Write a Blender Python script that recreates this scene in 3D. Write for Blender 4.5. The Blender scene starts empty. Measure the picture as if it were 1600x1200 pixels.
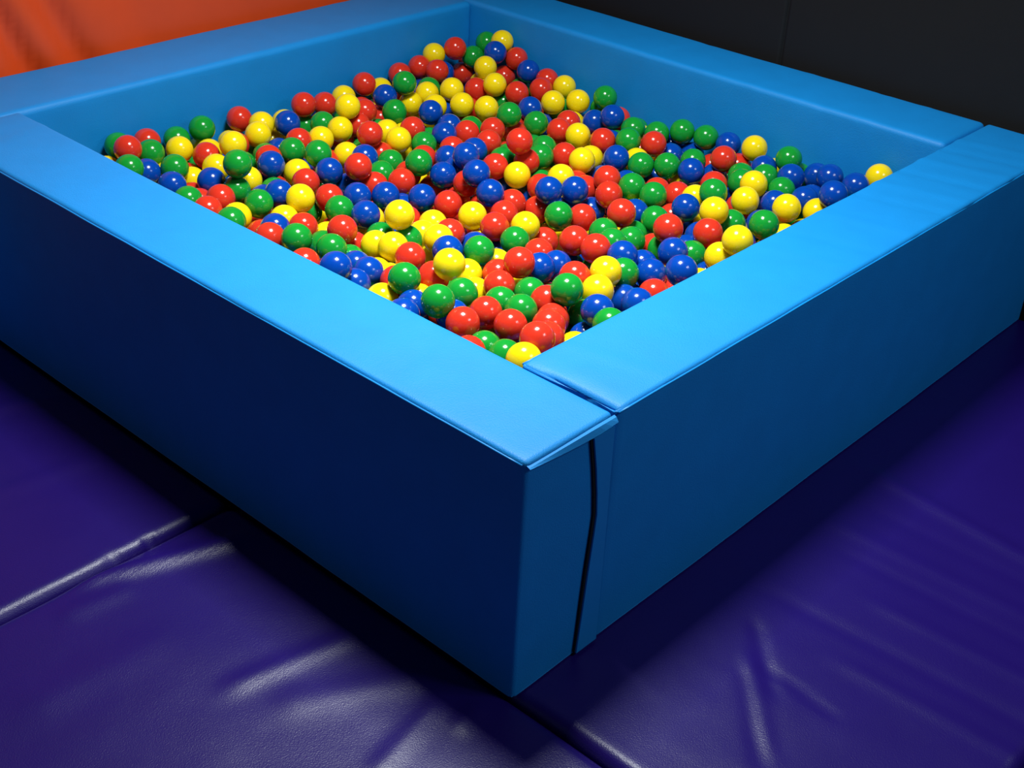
import bpy, bmesh, math, random
from mathutils import Vector, Matrix, noise

# ---------------------------------------------------------------- camera
scene = bpy.context.scene
COL = scene.collection
F_PX = 2061.6427
cd = bpy.data.cameras.new('camera')
cam = bpy.data.objects.new('camera', cd)
COL.objects.link(cam)
cd.sensor_fit = 'HORIZONTAL'
cd.sensor_width = 36.0
cd.lens = F_PX / 1600 * 36.0
cd.clip_start = 0.02
right = Vector((0.678432, -0.733339, 0.044096)); down = Vector((-0.355085, -0.379861, -0.854178)); fwd = Vector((0.643152, 0.563844, -0.518108))
m = Matrix((right, -down, -fwd)).transposed().to_4x4()
m.translation = Vector((-1.413264, -1.198369, 1.829209))
cam.matrix_world = m
scene.camera = cam

# ---------------------------------------------------------------- world, lights, exposure
world = bpy.data.worlds.new('world'); scene.world = world
world.use_nodes = True
bg = world.node_tree.nodes['Background']
bg.inputs[0].default_value = (0.42, 0.66, 1.0, 1)
bg.inputs[1].default_value = 0.15
vs = scene.view_settings
vs.view_transform = 'Standard'; vs.look = 'None'
vs.exposure = 0.0; vs.gamma = 1.0; vs.use_curve_mapping = False

def area(name, loc, target, sx, sy, power, color, spread=180):
    d = bpy.data.lights.new(name, 'AREA'); d.shape = 'RECTANGLE'
    d.size = sx; d.size_y = sy; d.energy = power; d.color = color; d.spread = math.radians(spread)
    o = bpy.data.objects.new(name, d); COL.objects.link(o); o.location = loc
    o.rotation_euler = (Vector(target) - Vector(loc)).to_track_quat('-Z', 'Y').to_euler()
    return o
# the ceiling panel right above the pit: it makes the bright dot on every ball
area('ceiling_panel_lamp', (0.62, 0.70, 2.56), (0.62, 0.70, 0), 0.56, 0.56, 55, (0.95, 1.0, 0.97), 122)
# the strip lamps further off to the right of the pit
area('strip_lamp', (0.95, -1.55, 2.56), (0.8, -0.2, 0), 0.30, 0.9, 19, (0.86, 0.94, 1.0))
area('strip_lamp', (1.40, -1.55, 2.56), (1.0, -0.2, 0), 0.26, 0.9, 15, (0.86, 0.94, 1.0))

# ---------------------------------------------------------------- materials
def lin(c):
    return tuple(((x / 255) / 12.92 if x <= 10 else ((x / 255 + 0.055) / 1.055) ** 2.4) for x in c) + (1,)

def vinyl(name, rgb, rough=0.4, weave=0.15, fold=0.2, fold_scale=6, stretch=(1, 1, 1), spec=0.5, grain_scale=900, vary=0.06):
    mt = bpy.data.materials.new(name); mt.use_nodes = True
    nt = mt.node_tree; N = nt.nodes; Lk = nt.links
    b = N['Principled BSDF']
    b.inputs['Roughness'].default_value = rough
    b.inputs['Specular IOR Level'].default_value = spec
    tc = N.new('ShaderNodeTexCoord')
    mp = N.new('ShaderNodeMapping'); mp.inputs['Scale'].default_value = stretch
    Lk.new(tc.outputs['Object'], mp.inputs['Vector'])
    n1 = N.new('ShaderNodeTexNoise'); n1.inputs['Scale'].default_value = fold_scale; n1.inputs['Detail'].default_value = 3
    Lk.new(mp.outputs[0], n1.inputs['Vector'])
    n2 = N.new('ShaderNodeTexNoise'); n2.inputs['Scale'].default_value = grain_scale; n2.inputs['Detail'].default_value = 1
    Lk.new(tc.outputs['Object'], n2.inputs['Vector'])
    b1 = N.new('ShaderNodeBump'); b1.inputs['Strength'].default_value = fold; b1.inputs['Distance'].default_value = 0.02
    Lk.new(n1.outputs[0], b1.inputs['Height'])
    b2 = N.new('ShaderNodeBump'); b2.inputs['Strength'].default_value = weave; b2.inputs['Distance'].default_value = 0.0012
    Lk.new(n2.outputs[0], b2.inputs['Height']); Lk.new(b1.outputs[0], b2.inputs['Normal'])
    Lk.new(b2.outputs[0], b.inputs['Normal'])
    n3 = N.new('ShaderNodeTexNoise'); n3.inputs['Scale'].default_value = 11; n3.inputs['Detail'].default_value = 4
    Lk.new(tc.outputs['Object'], n3.inputs['Vector'])
    mx = N.new('ShaderNodeMix'); mx.data_type = 'RGBA'
    c = lin(rgb)
    mx.inputs[6].default_value = tuple(x * (1 - vary) for x in c[:3]) + (1,)
    mx.inputs[7].default_value = tuple(min(1, x * (1 + vary)) for x in c[:3]) + (1,)
    Lk.new(n3.outputs[0], mx.inputs[0]); Lk.new(mx.outputs[2], b.inputs['Base Color'])
    return mt

M_BLUE = vinyl('light_blue_vinyl', (8, 128, 204), rough=0.54, weave=0.5, fold=0.16, fold_scale=4, spec=0.36, grain_scale=380, vary=0.08)
M_BLUE2 = vinyl('light_blue_vinyl_strip', (8, 130, 206), rough=0.5, weave=0.25, fold=0.05)
M_PIPING = vinyl('light_blue_welt', (8, 134, 210), rough=0.4, weave=0.1, fold=0.0)
M_PURPLE = vinyl('purple_vinyl', (27, 10, 94), rough=0.36, weave=0.4, fold=0.25, fold_scale=3.2, spec=0.34, grain_scale=380)
M_ORANGE = vinyl('orange_vinyl', (228, 76, 24), rough=0.5, weave=0.2, fold=0.15, fold_scale=3)
M_DARK = vinyl('charcoal_vinyl', (18, 19, 21), rough=0.7, weave=0.3, fold=0.1, spec=0.3)
M_BLACK = vinyl('black_zip_tape', (10, 10, 12), rough=0.8, weave=0.6, fold=0.0)
M_CEIL = vinyl('painted_ceiling', (70, 72, 78), rough=0.9, weave=0.0, fold=0.0)
M_UNDER = vinyl('dark_subfloor', (24, 22, 30), rough=0.9, weave=0.0, fold=0.0)

def plastic(name, rgb, sss=0.0):
    mt = bpy.data.materials.new(name); mt.use_nodes = True
    nt = mt.node_tree; N = nt.nodes; Lk = nt.links
    b = N['Principled BSDF']
    b.inputs['Base Color'].default_value = lin(rgb)
    b.inputs['Roughness'].default_value = 0.13
    b.inputs['Subsurface Weight'].default_value = 0.3
    b.inputs['Subsurface Radius'].default_value = (1, 1, 1)
    b.inputs['Subsurface Scale'].default_value = 0.02
    b.inputs['Specular IOR Level'].default_value = 0.5
    tc = N.new('ShaderNodeTexCoord')
    n = N.new('ShaderNodeTexNoise'); n.inputs['Scale'].default_value = 55; n.inputs['Detail'].default_value = 2
    Lk.new(tc.outputs['Object'], n.inputs['Vector'])
    bp = N.new('ShaderNodeBump'); bp.inputs['Strength'].default_value = 0.035; bp.inputs['Distance'].default_value = 0.002
    Lk.new(n.outputs[0], bp.inputs['Height']); Lk.new(bp.outputs[0], b.inputs['Normal'])
    r = N.new('ShaderNodeMapRange'); r.inputs[3].default_value = 0.10; r.inputs[4].default_value = 0.22
    Lk.new(n.outputs[0], r.inputs[0]); Lk.new(r.outputs[0], b.inputs['Roughness'])
    return mt
PL = {'R': plastic('red_plastic', (206, 50, 32)), 'G': plastic('green_plastic', (20, 142, 48)),
      'B': plastic('blue_plastic', (4, 64, 160)), 'Y': plastic('yellow_plastic', (236, 208, 18))}

# ---------------------------------------------------------------- helpers
def link(name, verts, faces, mat, parent=None, smooth=True):
    me = bpy.data.meshes.new(name); me.from_pydata(verts, [], faces); me.update()
    bm = bmesh.new(); bm.from_mesh(me); bmesh.ops.recalc_face_normals(bm, faces=bm.faces); bm.to_mesh(me); bm.free()
    if smooth: me.polygons.foreach_set('use_smooth', [True] * len(me.polygons))
    for mm in (mat if isinstance(mat, (list, tuple)) else [mat]): me.materials.append(mm)
    o = bpy.data.objects.new(name, me); COL.objects.link(o)
    if parent: o.parent = parent
    return o

def empty(name, loc, label, cat, group=None):
    o = bpy.data.objects.new(name, None); COL.objects.link(o); o.location = loc
    o.empty_display_size = 0.1
    o['label'] = label; o['category'] = cat
    if group: o['group'] = group
    return o

def structure(o):
    o['kind'] = 'structure'; return o

def ticks(a, b, r, step):
    L = [a, a + r * .3, a + r * .7, a + r]
    n = max(2, int((b - a - 2 * r) / step))
    L += [a + r + (b - a - 2 * r) * i / n for i in range(1, n)]
    L += [b - r, b - r * .7, b - r * .3, b]
    return L

def padded_box(lo, hi, r, step, disp, ax_base=True):
    """a box of foam in a vinyl cover: rounded edges and a little give in every face (disp(p, n) in metres along n)"""
    T = [ticks(lo[i], hi[i], r, step) for i in range(3)]
    n = [len(t) for t in T]
    idx = {}; V = []; Fc = []
    ilo = [lo[i] + r for i in range(3)]; ihi = [hi[i] - r for i in range(3)]
    def vid(i, j, k):
        key = (i, j, k)
        if key in idx: return idx[key]
        p = Vector((T[0][i], T[1][j], T[2][k]))
        q = Vector([min(max(p[a], ilo[a]), ihi[a]) for a in range(3)])
        d = p - q
        d.normalize()
        if p.z < lo[2] + r + 1e-6 and ax_base:      # cut square at the bottom
            if p.z > lo[2] + 1e-6 or d.x or d.y:
                q.z = p.z; d = Vector((d.x, d.y, 0))
                if d.length > 1e-9: d.normalize()
            else:
                q = p - Vector((0, 0, -r)); d = Vector((0, 0, -1))
        w = q + d * r
        w += d * disp(w, d)
        idx[key] = len(V); V.append(w)
        return idx[key]
    for ax in range(3):
        a, b = [x for x in range(3) if x != ax]
        for side in (0, n[ax] - 1):
            for i in range(n[a] - 1):
                for j in range(n[b] - 1):
                    q = []
                    for di, dj in ((0, 0), (1, 0), (1, 1), (0, 1)):
                        c = [0, 0, 0]; c[ax] = side; c[a] = i + di; c[b] = j + dj
                        q.append(vid(*c))
                    Fc.append(q)
    return V, Fc

def tube(points, r, n=8):
    V = []; Fc = []
    for i, p in enumerate(points):
        p = Vector(p)
        t = (Vector(points[min(i + 1, len(points) - 1)]) - Vector(points[max(i - 1, 0)])).normalized()
        up = Vector((0, 0, 1)) if abs(t.z) < .9 else Vector((1, 0, 0))
        a = t.cross(up).normalized(); b = t.cross(a)
        for k in range(n):
            an = 2 * math.pi * k / n
            V.append(p + (a * math.cos(an) + b * math.sin(an)) * r)
    for i in range(len(points) - 1):
        for k in range(n):
            Fc.append((i * n + k, i * n + (k + 1) % n, (i + 1) * n + (k + 1) % n, (i + 1) * n + k))
    Fc.append(tuple(range(n))); Fc.append(tuple(reversed(range((len(points) - 1) * n, len(points) * n))))
    return V, Fc

def local(V, loc):
    l = Vector(loc); return [Vector(v) - l for v in V]

# ---------------------------------------------------------------- sizes
W = 0.24; H = 0.5501; LX = 2.2643; LY = 2.3702; WA = 0.2942; WB = 0.2385; WC = 0.2606

# ---------------------------------------------------------------- room shell
def panel_wall(name, mat, to_world, u0, u1, v0, v1, step, disp):
    nu = int((u1 - u0) / step); nv = int((v1 - v0) / step)
    V = []; Fc = []
    for i in range(nu + 1):
        for j in range(nv + 1):
            u = u0 + (u1 - u0) * i / nu; v = v0 + (v1 - v0) * j / nv
            V.append(to_world(u, v, disp(u, v)))
    n = len(V)
    for i in range(nu + 1):
        for j in range(nv + 1):
            u = u0 + (u1 - u0) * i / nu; v = v0 + (v1 - v0) * j / nv
            V.append(to_world(u, v, -0.06))
    g = lambda i, j: i * (nv + 1) + j
    for i in range(nu):
        for j in range(nv):
            Fc.append((g(i, j), g(i + 1, j), g(i + 1, j + 1), g(i, j + 1)))
            Fc.append((n + g(i, j), n + g(i, j + 1), n + g(i + 1, j + 1), n + g(i + 1, j)))
    for i in range(nu):
        Fc.append((g(i, 0), g(i + 1, 0), n + g(i + 1, 0), n + g(i, 0)))
        Fc.append((g(i, nv), g(i + 1, nv), n + g(i + 1, nv), n + g(i, nv)))
    for j in range(nv):
        Fc.append((g(0, j), g(0, j + 1), n + g(0, j + 1), n + g(0, j)))
        Fc.append((g(nu, j), g(nu, j + 1), n + g(nu, j + 1), n + g(nu, j)))
    return structure(link(name, V, Fc, mat))

def orange_disp(u, v):
    # slack diagonal folds of the orange cover
    s = u + (v - 0.6) * 0.48
    d = 0
    for c, a, wd in ((0.435, -0.042, 0.040), (0.60, -0.036, 0.045), (0.86, -0.014, 0.07), (1.15, 0.004, 0.09), (0.20, -0.018, 0.05), (1.7, 0.004, 0.12)):
        t = (s - c - 0.02 * noise.noise(Vector((v * 4, c * 9, 0)))) / wd
        d += a * math.exp(-t * t)
    d += 0.006 * noise.noise(Vector((u * 2.5, v * 1.5, 3.1)))
    return d - 0.002
YW = LY + 0.035
panel_wall('wall_left', M_ORANGE, lambda u, v, d: Vector((u, YW - d, v)), -2.2, LX + 0.09, -0.05, 2.62, 0.025, orange_disp)

def dark_disp(u, v):
    d = 0.0015 * noise.noise(Vector((u * 3, v * 3, 7)))
    for c in (-0.22, 0.977, 2.17):
        t = (u - c) / 0.006
        d -= 0.010 * math.exp(-t * t)
    return d - 0.002
XW = LX + 0.035
def dark_wall():
    us = []
    u = -3.2
    while u < YW + 0.05:
        us.append(u); u += 0.06
    for c in (-0.22, 0.977, 2.17):
        us += [c + k * 0.003 for k in range(-6, 7)]
    us = sorted(set(round(x, 4) for x in us))
    vsx = [-0.05 + 2.67 * k / 40 for k in range(41)]
    V = []; Fc = []
    for u in us:
        for v in vsx: V.append(Vector((XW - dark_disp(u, v), u, v)))
    n = len(V)
    for u in us:
        for v in vsx: V.append(Vector((XW + 0.06, u, v)))
    nv = len(vsx); g = lambda i, j: i * nv + j
    for i in range(len(us) - 1):
        for j in range(nv - 1):
            Fc.append((g(i, j), g(i + 1, j), g(i + 1, j + 1), g(i, j + 1)))
            Fc.append((n + g(i, j), n + g(i, j + 1), n + g(i + 1, j + 1), n + g(i + 1, j)))
    return structure(link('wall_right', V, Fc, M_DARK))
dark_wall()

def slab(name, lo, hi, mat):
    V = [Vector((x, y, z)) for x in (lo[0], hi[0]) for y in (lo[1], hi[1]) for z in (lo[2], hi[2])]
    Fc = [(0, 1, 3, 2), (4, 6, 7, 5), (0, 4, 5, 1), (2, 3, 7, 6), (0, 2, 6, 4), (1, 5, 7, 3)]
    return link(name, V, Fc, mat, smooth=False)
structure(slab('floor', (-4, -4, -0.11), (XW + 0.06, YW + 0.06, -0.055), M_UNDER))
structure(slab('ceiling', (-4, -4, 2.62), (XW + 0.06, YW + 0.06, 2.70), M_CEIL))

# ---------------------------------------------------------------- floor mats
# (x0, y0, x1, y1, height m, half width m): folds in the vinyl
FOLDS = [(-0.36, 0.855, -0.10, 0.765, .016, .026), (-0.46, 0.80, -0.35, 0.785, .006, .03),
         (-0.33, 0.395, -0.13, 0.352, .0075, .024), (-0.29, 0.285, -0.10, 0.175, .005, .035),
         (-0.28, 0.055, -0.13, 0.085, .007, .022), (-0.12, 0.02, -0.06, 0.03, .006, .02),
         (-0.62, 0.62, -0.40, 0.60, .004, .05), (-0.40, 1.28, -0.16, 1.24, .004, .03),
         (-0.24, 1.62, -0.05, 1.55, .005, .025),
         (0.507, -0.224, 0.393, -0.333, -.007, .012), (0.407, -0.271, 0.269, -0.40, .006, .011),
         (0.36, -0.30, 0.22, -0.42, -.005, .014), (0.429, -0.317, 0.41, -0.446, -.004, .01),
         (1.19, -0.17, 1.153, -0.513, .009, .022), (0.95, -0.22, 0.962, -0.599, .005, .020),
         (0.635, -0.279, 0.656, -0.737, -.004, .018), (0.763, -0.404, 0.775, -0.684, .004, .016),
         (0.87, -0.30, 0.88, -0.70, -.004, .016), (1.06, -0.25, 1.07, -0.7, -.004, .02), (0.55, -0.45, 0.56, -0.75, .004, .018)]
def mat_relief(x, y):
    h = 0.0022 * noise.noise(Vector((x * 3.1, y * 3.1, 1.7))) + 0.0012 * noise.noise(Vector((x * 9, y * 7, 5.3)))
    for x0, y0, x1, y1, a, wd in FOLDS:
        dx, dy = x1 - x0, y1 - y0; L = math.hypot(dx, dy)
        t = ((x - x0) * dx + (y - y0) * dy) / L
        s = ((x - x0) * -dy + (y - y0) * dx) / L
        if abs(s) > 4 * wd: continue
        e = max(-t, t - L, 0) / (L * 0.22)
        h += 0.75 * a * math.exp(-(s / wd) ** 2 - e * e)
    # pressed flat under and next to the pads
    k = 1
    if x > -0.05 and y > -0.05:
        e = min(x + 0.05, y + 0.05) / 0.05
        k = max(0, 1 - e)
    if k < 1: h = h * k - 0.003 * (1 - k)
    if h > 0 and (x > -0.012 and y > -0.012): h = 0
    return h

def floor_mat(x0, x1, y0, y1, label, puckers=()):
    r = 0.034; th = 0.056
    o = empty('floor_mat', ((x0 + x1) / 2, (y0 + y1) / 2, -th - .002), label, 'mat', 'purple floor mats')
    def ax(a, b):
        out = [a + r * (1 - math.cos(k * math.pi / 16)) for k in range(9)]
        n = int((b - a - 2 * r) / 0.014)
        out += [a + r + (b - a - 2 * r) * k / n for k in range(1, n)]
        return out + [b - r * (1 - math.cos(k * math.pi / 16)) for k in range(8, -1, -1)]
    X = ax(x0, x1); Y = ax(y0, y1)
    V = []; Fc = []
    def drop(d):
        if d >= r: return 0
        return r - math.sqrt(max(0, r * r - (r - d) ** 2))
    for x in X:
        for y in Y:
            dx = min(x - x0, x1 - x); dy = min(y - y0, y1 - y)
            dd = math.hypot(max(0, r - dx), max(0, r - dy))
            z = -(r - math.sqrt(max(0, r * r - min(dd, r) ** 2)))
            edge = min(1, min(dx, dy) / 0.03)
            px, py = x, y
            for (qx, qy, s) in puckers:
                e = math.exp(-((x - qx) ** 2 + ((y - qy) * 1.0) ** 2) / (s * s))
                z -= 0.011 * e * math.cos((x - qx) / s * 2.2)
            V.append(Vector((px, py, z + mat_relief(x, y) * (0.35 + 0.65 * edge))))
    ny = len(Y); g = lambda i, j: i * ny + j
    for i in range(len(X) - 1):
        for j in range(ny - 1): Fc.append((g(i, j), g(i + 1, j), g(i + 1, j + 1), g(i, j + 1)))
    ring = [g(i, 0) for i in range(len(X))] + [g(len(X) - 1, j) for j in range(1, ny)] + \
           [g(i, ny - 1) for i in range(len(X) - 2, -1, -1)] + [g(0, j) for j in range(ny - 2, 0, -1)]
    n0 = len(V)
    for q in ring: V.append(Vector((V[q].x, V[q].y, -th)))
    for k in range(len(ring)):
        Fc.append((ring[k], ring[(k + 1) % len(ring)], n0 + (k + 1) % len(ring), n0 + k))
    Fc.append(tuple(range(n0, n0 + len(ring))))
    link('mat_cover', local(V, o.location), Fc, M_PURPLE, o)
    return o
PK = ((-0.21, 0.895, 0.012), (-0.385, 0.893, 0.010), (-0.30, 0.90, 0.014))
floor_mat(-2.2, 0.008, 0.886, 2.36, 'purple vinyl floor mat with a glinting puckered edge, beyond the seam left of the pit', PK)
floor_mat(-2.2, 0.008, -0.9, 0.882, 'large purple vinyl floor mat with pale glints, in front of the left pad')
floor_mat(0.012, 2.285, -0.784, 0.882, 'purple vinyl floor mat with long creases, under the near right pad')
floor_mat(0.012, 2.285, -2.4, -0.788, 'purple vinyl floor mat just showing at the bottom right corner')

# ---------------------------------------------------------------- the four foam pads of the pit
def foam_disp(seed, amp=0.0022):
    def f(p, n):
        d = amp * noise.noise(Vector((p.x * 2.2 + seed, p.y * 2.2, p.z * 2.2)))
        d += amp * 0.30 * noise.noise(Vector((p.x * 8, p.y * 8 + seed, p.z * 8)))
        if n.z > 0.5: # wrinkles running across the top
            d += EXTRA.get(seed, lambda q: 0)(p)
        if seed == 2.0 and n.x < -0.2 and p.x < 0.4:   # the end sags away from the other pad
            d -= 0.011 * math.exp(-((p.y - .085) / .065) ** 2) * math.exp(-max(0, H - .02 - p.z) / .15)
        if n.z < -0.5: d = 0
        return d
    return f
def wr(v, c, wd, a): return a * math.exp(-((v - c) / wd) ** 2)
EXTRA = {
    2.0: lambda p: wr(p.x, .245, .026, -.009) * (.35 + .65 * math.exp(-((p.y - .07) / .08) ** 2)) + sum(wr(p.x + 0.25 * p.y, c, s, a) for c, s, a in ((1.55, .013, -.0026), (1.66, .022, .0028), (1.78, .013, -.0030), (1.90, .02, .0030), (2.02, .012, -.0030), (2.12, .018, .0024), (1.38, .022, .0018), (1.22, .014, -.0014), (1.1, .02, .0008), (.42, .02, .001))),
    1.0: lambda p: sum(wr(p.y - 0.35 * p.x, c, s, a) for c, s, a in ((2.0, .015, -.0014), (1.86, .02, .0012), (.9, .03, .0006), (.35, .02, -.0006))),
    3.0: lambda p: sum(wr(p.y + 0.3 * p.x, c, s, a) for c, s, a in ((1.1, .02, .0010), (1.25, .015, -.0010), (1.5, .02, .0010), (1.9, .02, -.001))),
    4.0: lambda p: sum(wr(p.x, c, s, a) for c, s, a in ((.7, .03, .0008), (1.1, .03, -.0008), (1.6, .03, .0008)))}

def pad(lo, hi, seed, label, welts, r=0.011):
    o = empty('foam_pad', ((lo[0] + hi[0]) / 2, (lo[1] + hi[1]) / 2, lo[2]), label, 'foam pad', 'light blue pads of the ball pit')
    V, Fc = padded_box(lo, hi, r, 0.016, foam_disp(seed))
    link('vinyl_cover', local(V, o.location), Fc, M_BLUE, o)
    for (a, b) in welts:
        n = 60; pts = []
        for k in range(n + 1):
            p = Vector(a).lerp(Vector(b), k / n)
            p += Vector((0, 0, 0.0012 * noise.noise(p * 7 + Vector((seed, 0, 0)))))
            pts.append(p)
        Vt, Ft = tube(pts, 0.0022)
        link('welt', local(Vt, o.location), Ft, M_PIPING, o)
    return o
Z0 = 0.0015
zt = H - 0.0085
# near left
A_LO, A_HI = (0, 0, Z0), (W, LY - WA - 0.002, H)
pa = pad(A_LO, A_HI, 1.0, 'light blue padded wall, near left side of the ball pit, standing on the purple mats',
    [((0.0, 0.008, zt), (0.0, A_HI[1] - .008, zt)), ((W, WB + 0.01, zt), (W, A_HI[1] - .008, zt))])
# near right
B_LO, B_HI = (W + 0.007, 0, Z0), (LX, WB, H)
pb = pad(B_LO, B_HI, 2.0, 'light blue padded wall, near right side of the ball pit, butting against another',
    [((B_LO[0] + .008, 0.0, zt), (LX - .008, 0.0, zt)), ((B_LO[0] + .008, WB, zt), (LX - WC, WB, zt)), ((LX, 0.008, zt), (LX, WB - .008, zt))])
# far right
C_LO, C_HI = (LX - WC, WB + 0.004, Z0), (LX, LY, H)
pad(C_LO, C_HI, 3.0, 'light blue padded wall, far right side of the ball pit, along the charcoal wall',
    [((LX, C_LO[1] + .012, zt), (LX, LY - .012, zt))], r=0.016)
# far left
D_LO, D_HI = (-0.35, LY - WA, Z0), (LX - WC - 0.004, LY, H)
pad(D_LO, D_HI, 4.0, 'light blue padded wall, far left side of the ball pit, below the orange wall',
    [((D_LO[0] + .012, LY, zt), (D_HI[0] - .012, LY, zt))], r=0.018)

def prism(outline, y0, y1):
    """outline in (x, z), extruded from y0 to y1"""
    n = len(outline)
    V = [Vector((x, y0, z)) for x, z in outline] + [Vector((x, y1, z)) for x, z in outline]
    Fc = [tuple(range(n)), tuple(reversed(range(n, 2 * n)))]
    for i in range(n): Fc.append((i, (i + 1) % n, n + (i + 1) % n, n + i))
    return V, Fc
# the end of the near left pad: a narrow top flap, the black zip slit
def flap():
    n = 14; V = []; Fc = []
    for i in range(n + 1):
        t = i / n
        x = 0.004 + (W - 0.002) * t
        dz = 0.002 + 0.011 * math.sin(min(1, t * 1.25) * math.pi * 0.5) - 0.004 * max(0, t - .8) / .2
        for k, (yy, zz) in enumerate(((0.0010, H - 0.0080), (-0.0045, H - 0.0100), (-0.0075 - .003 * t, H - 0.0095 - dz), (-0.002, H - 0.0110 - dz))):
            V.append(Vector((x, yy, zz)))
    for i in range(n):
        for k in range(4):
            Fc.append((i * 4 + k, i * 4 + (k + 1) % 4, i * 4 + 4 + (k + 1) % 4, i * 4 + 4 + k))
    Fc.append((0, 1, 2, 3)); Fc.append((n * 4 + 3, n * 4 + 2, n * 4 + 1, n * 4))
    return V, Fc
V, Fc = flap(); link('top_flap', local(V, pa.location), Fc, M_BLUE2, pa, smooth=False)
zs = [0.006, 0.10, 0.223, 0.30, 0.34, 0.391, 0.45, 0.524]
xl = [0.179, 0.184, 0.192, 0.198, 0.2005, 0.195, 0.186, 0.172]
xw = [0.002, 0.0045, 0.0055, 0.006, 0.006, 0.006, 0.006, 0.005]
V, Fc = prism([(x, z) for x, z in zip(xl, zs)] + [(x + w_, z) for x, w_, z in reversed(list(zip(xl, xw, zs)))], -0.0045, 0.004)
o = link('zip_tape', local(V, pa.location), Fc, M_BLACK, pa, smooth=False); o['label'] = 'black zip tape'
out = [(x + w_, z) for x, w_, z in zip(xl, xw, zs)] + [(0.2350, 0.524), (0.2370, 0.40), (0.2395, 0.30), (0.2415, 0.15), (0.2430, 0.006)]
V, Fc = prism(out, -0.0085, 0.0035)
link('closure_flap', local(V, pa.location), Fc, M_BLUE2, pa, smooth=False)

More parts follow.
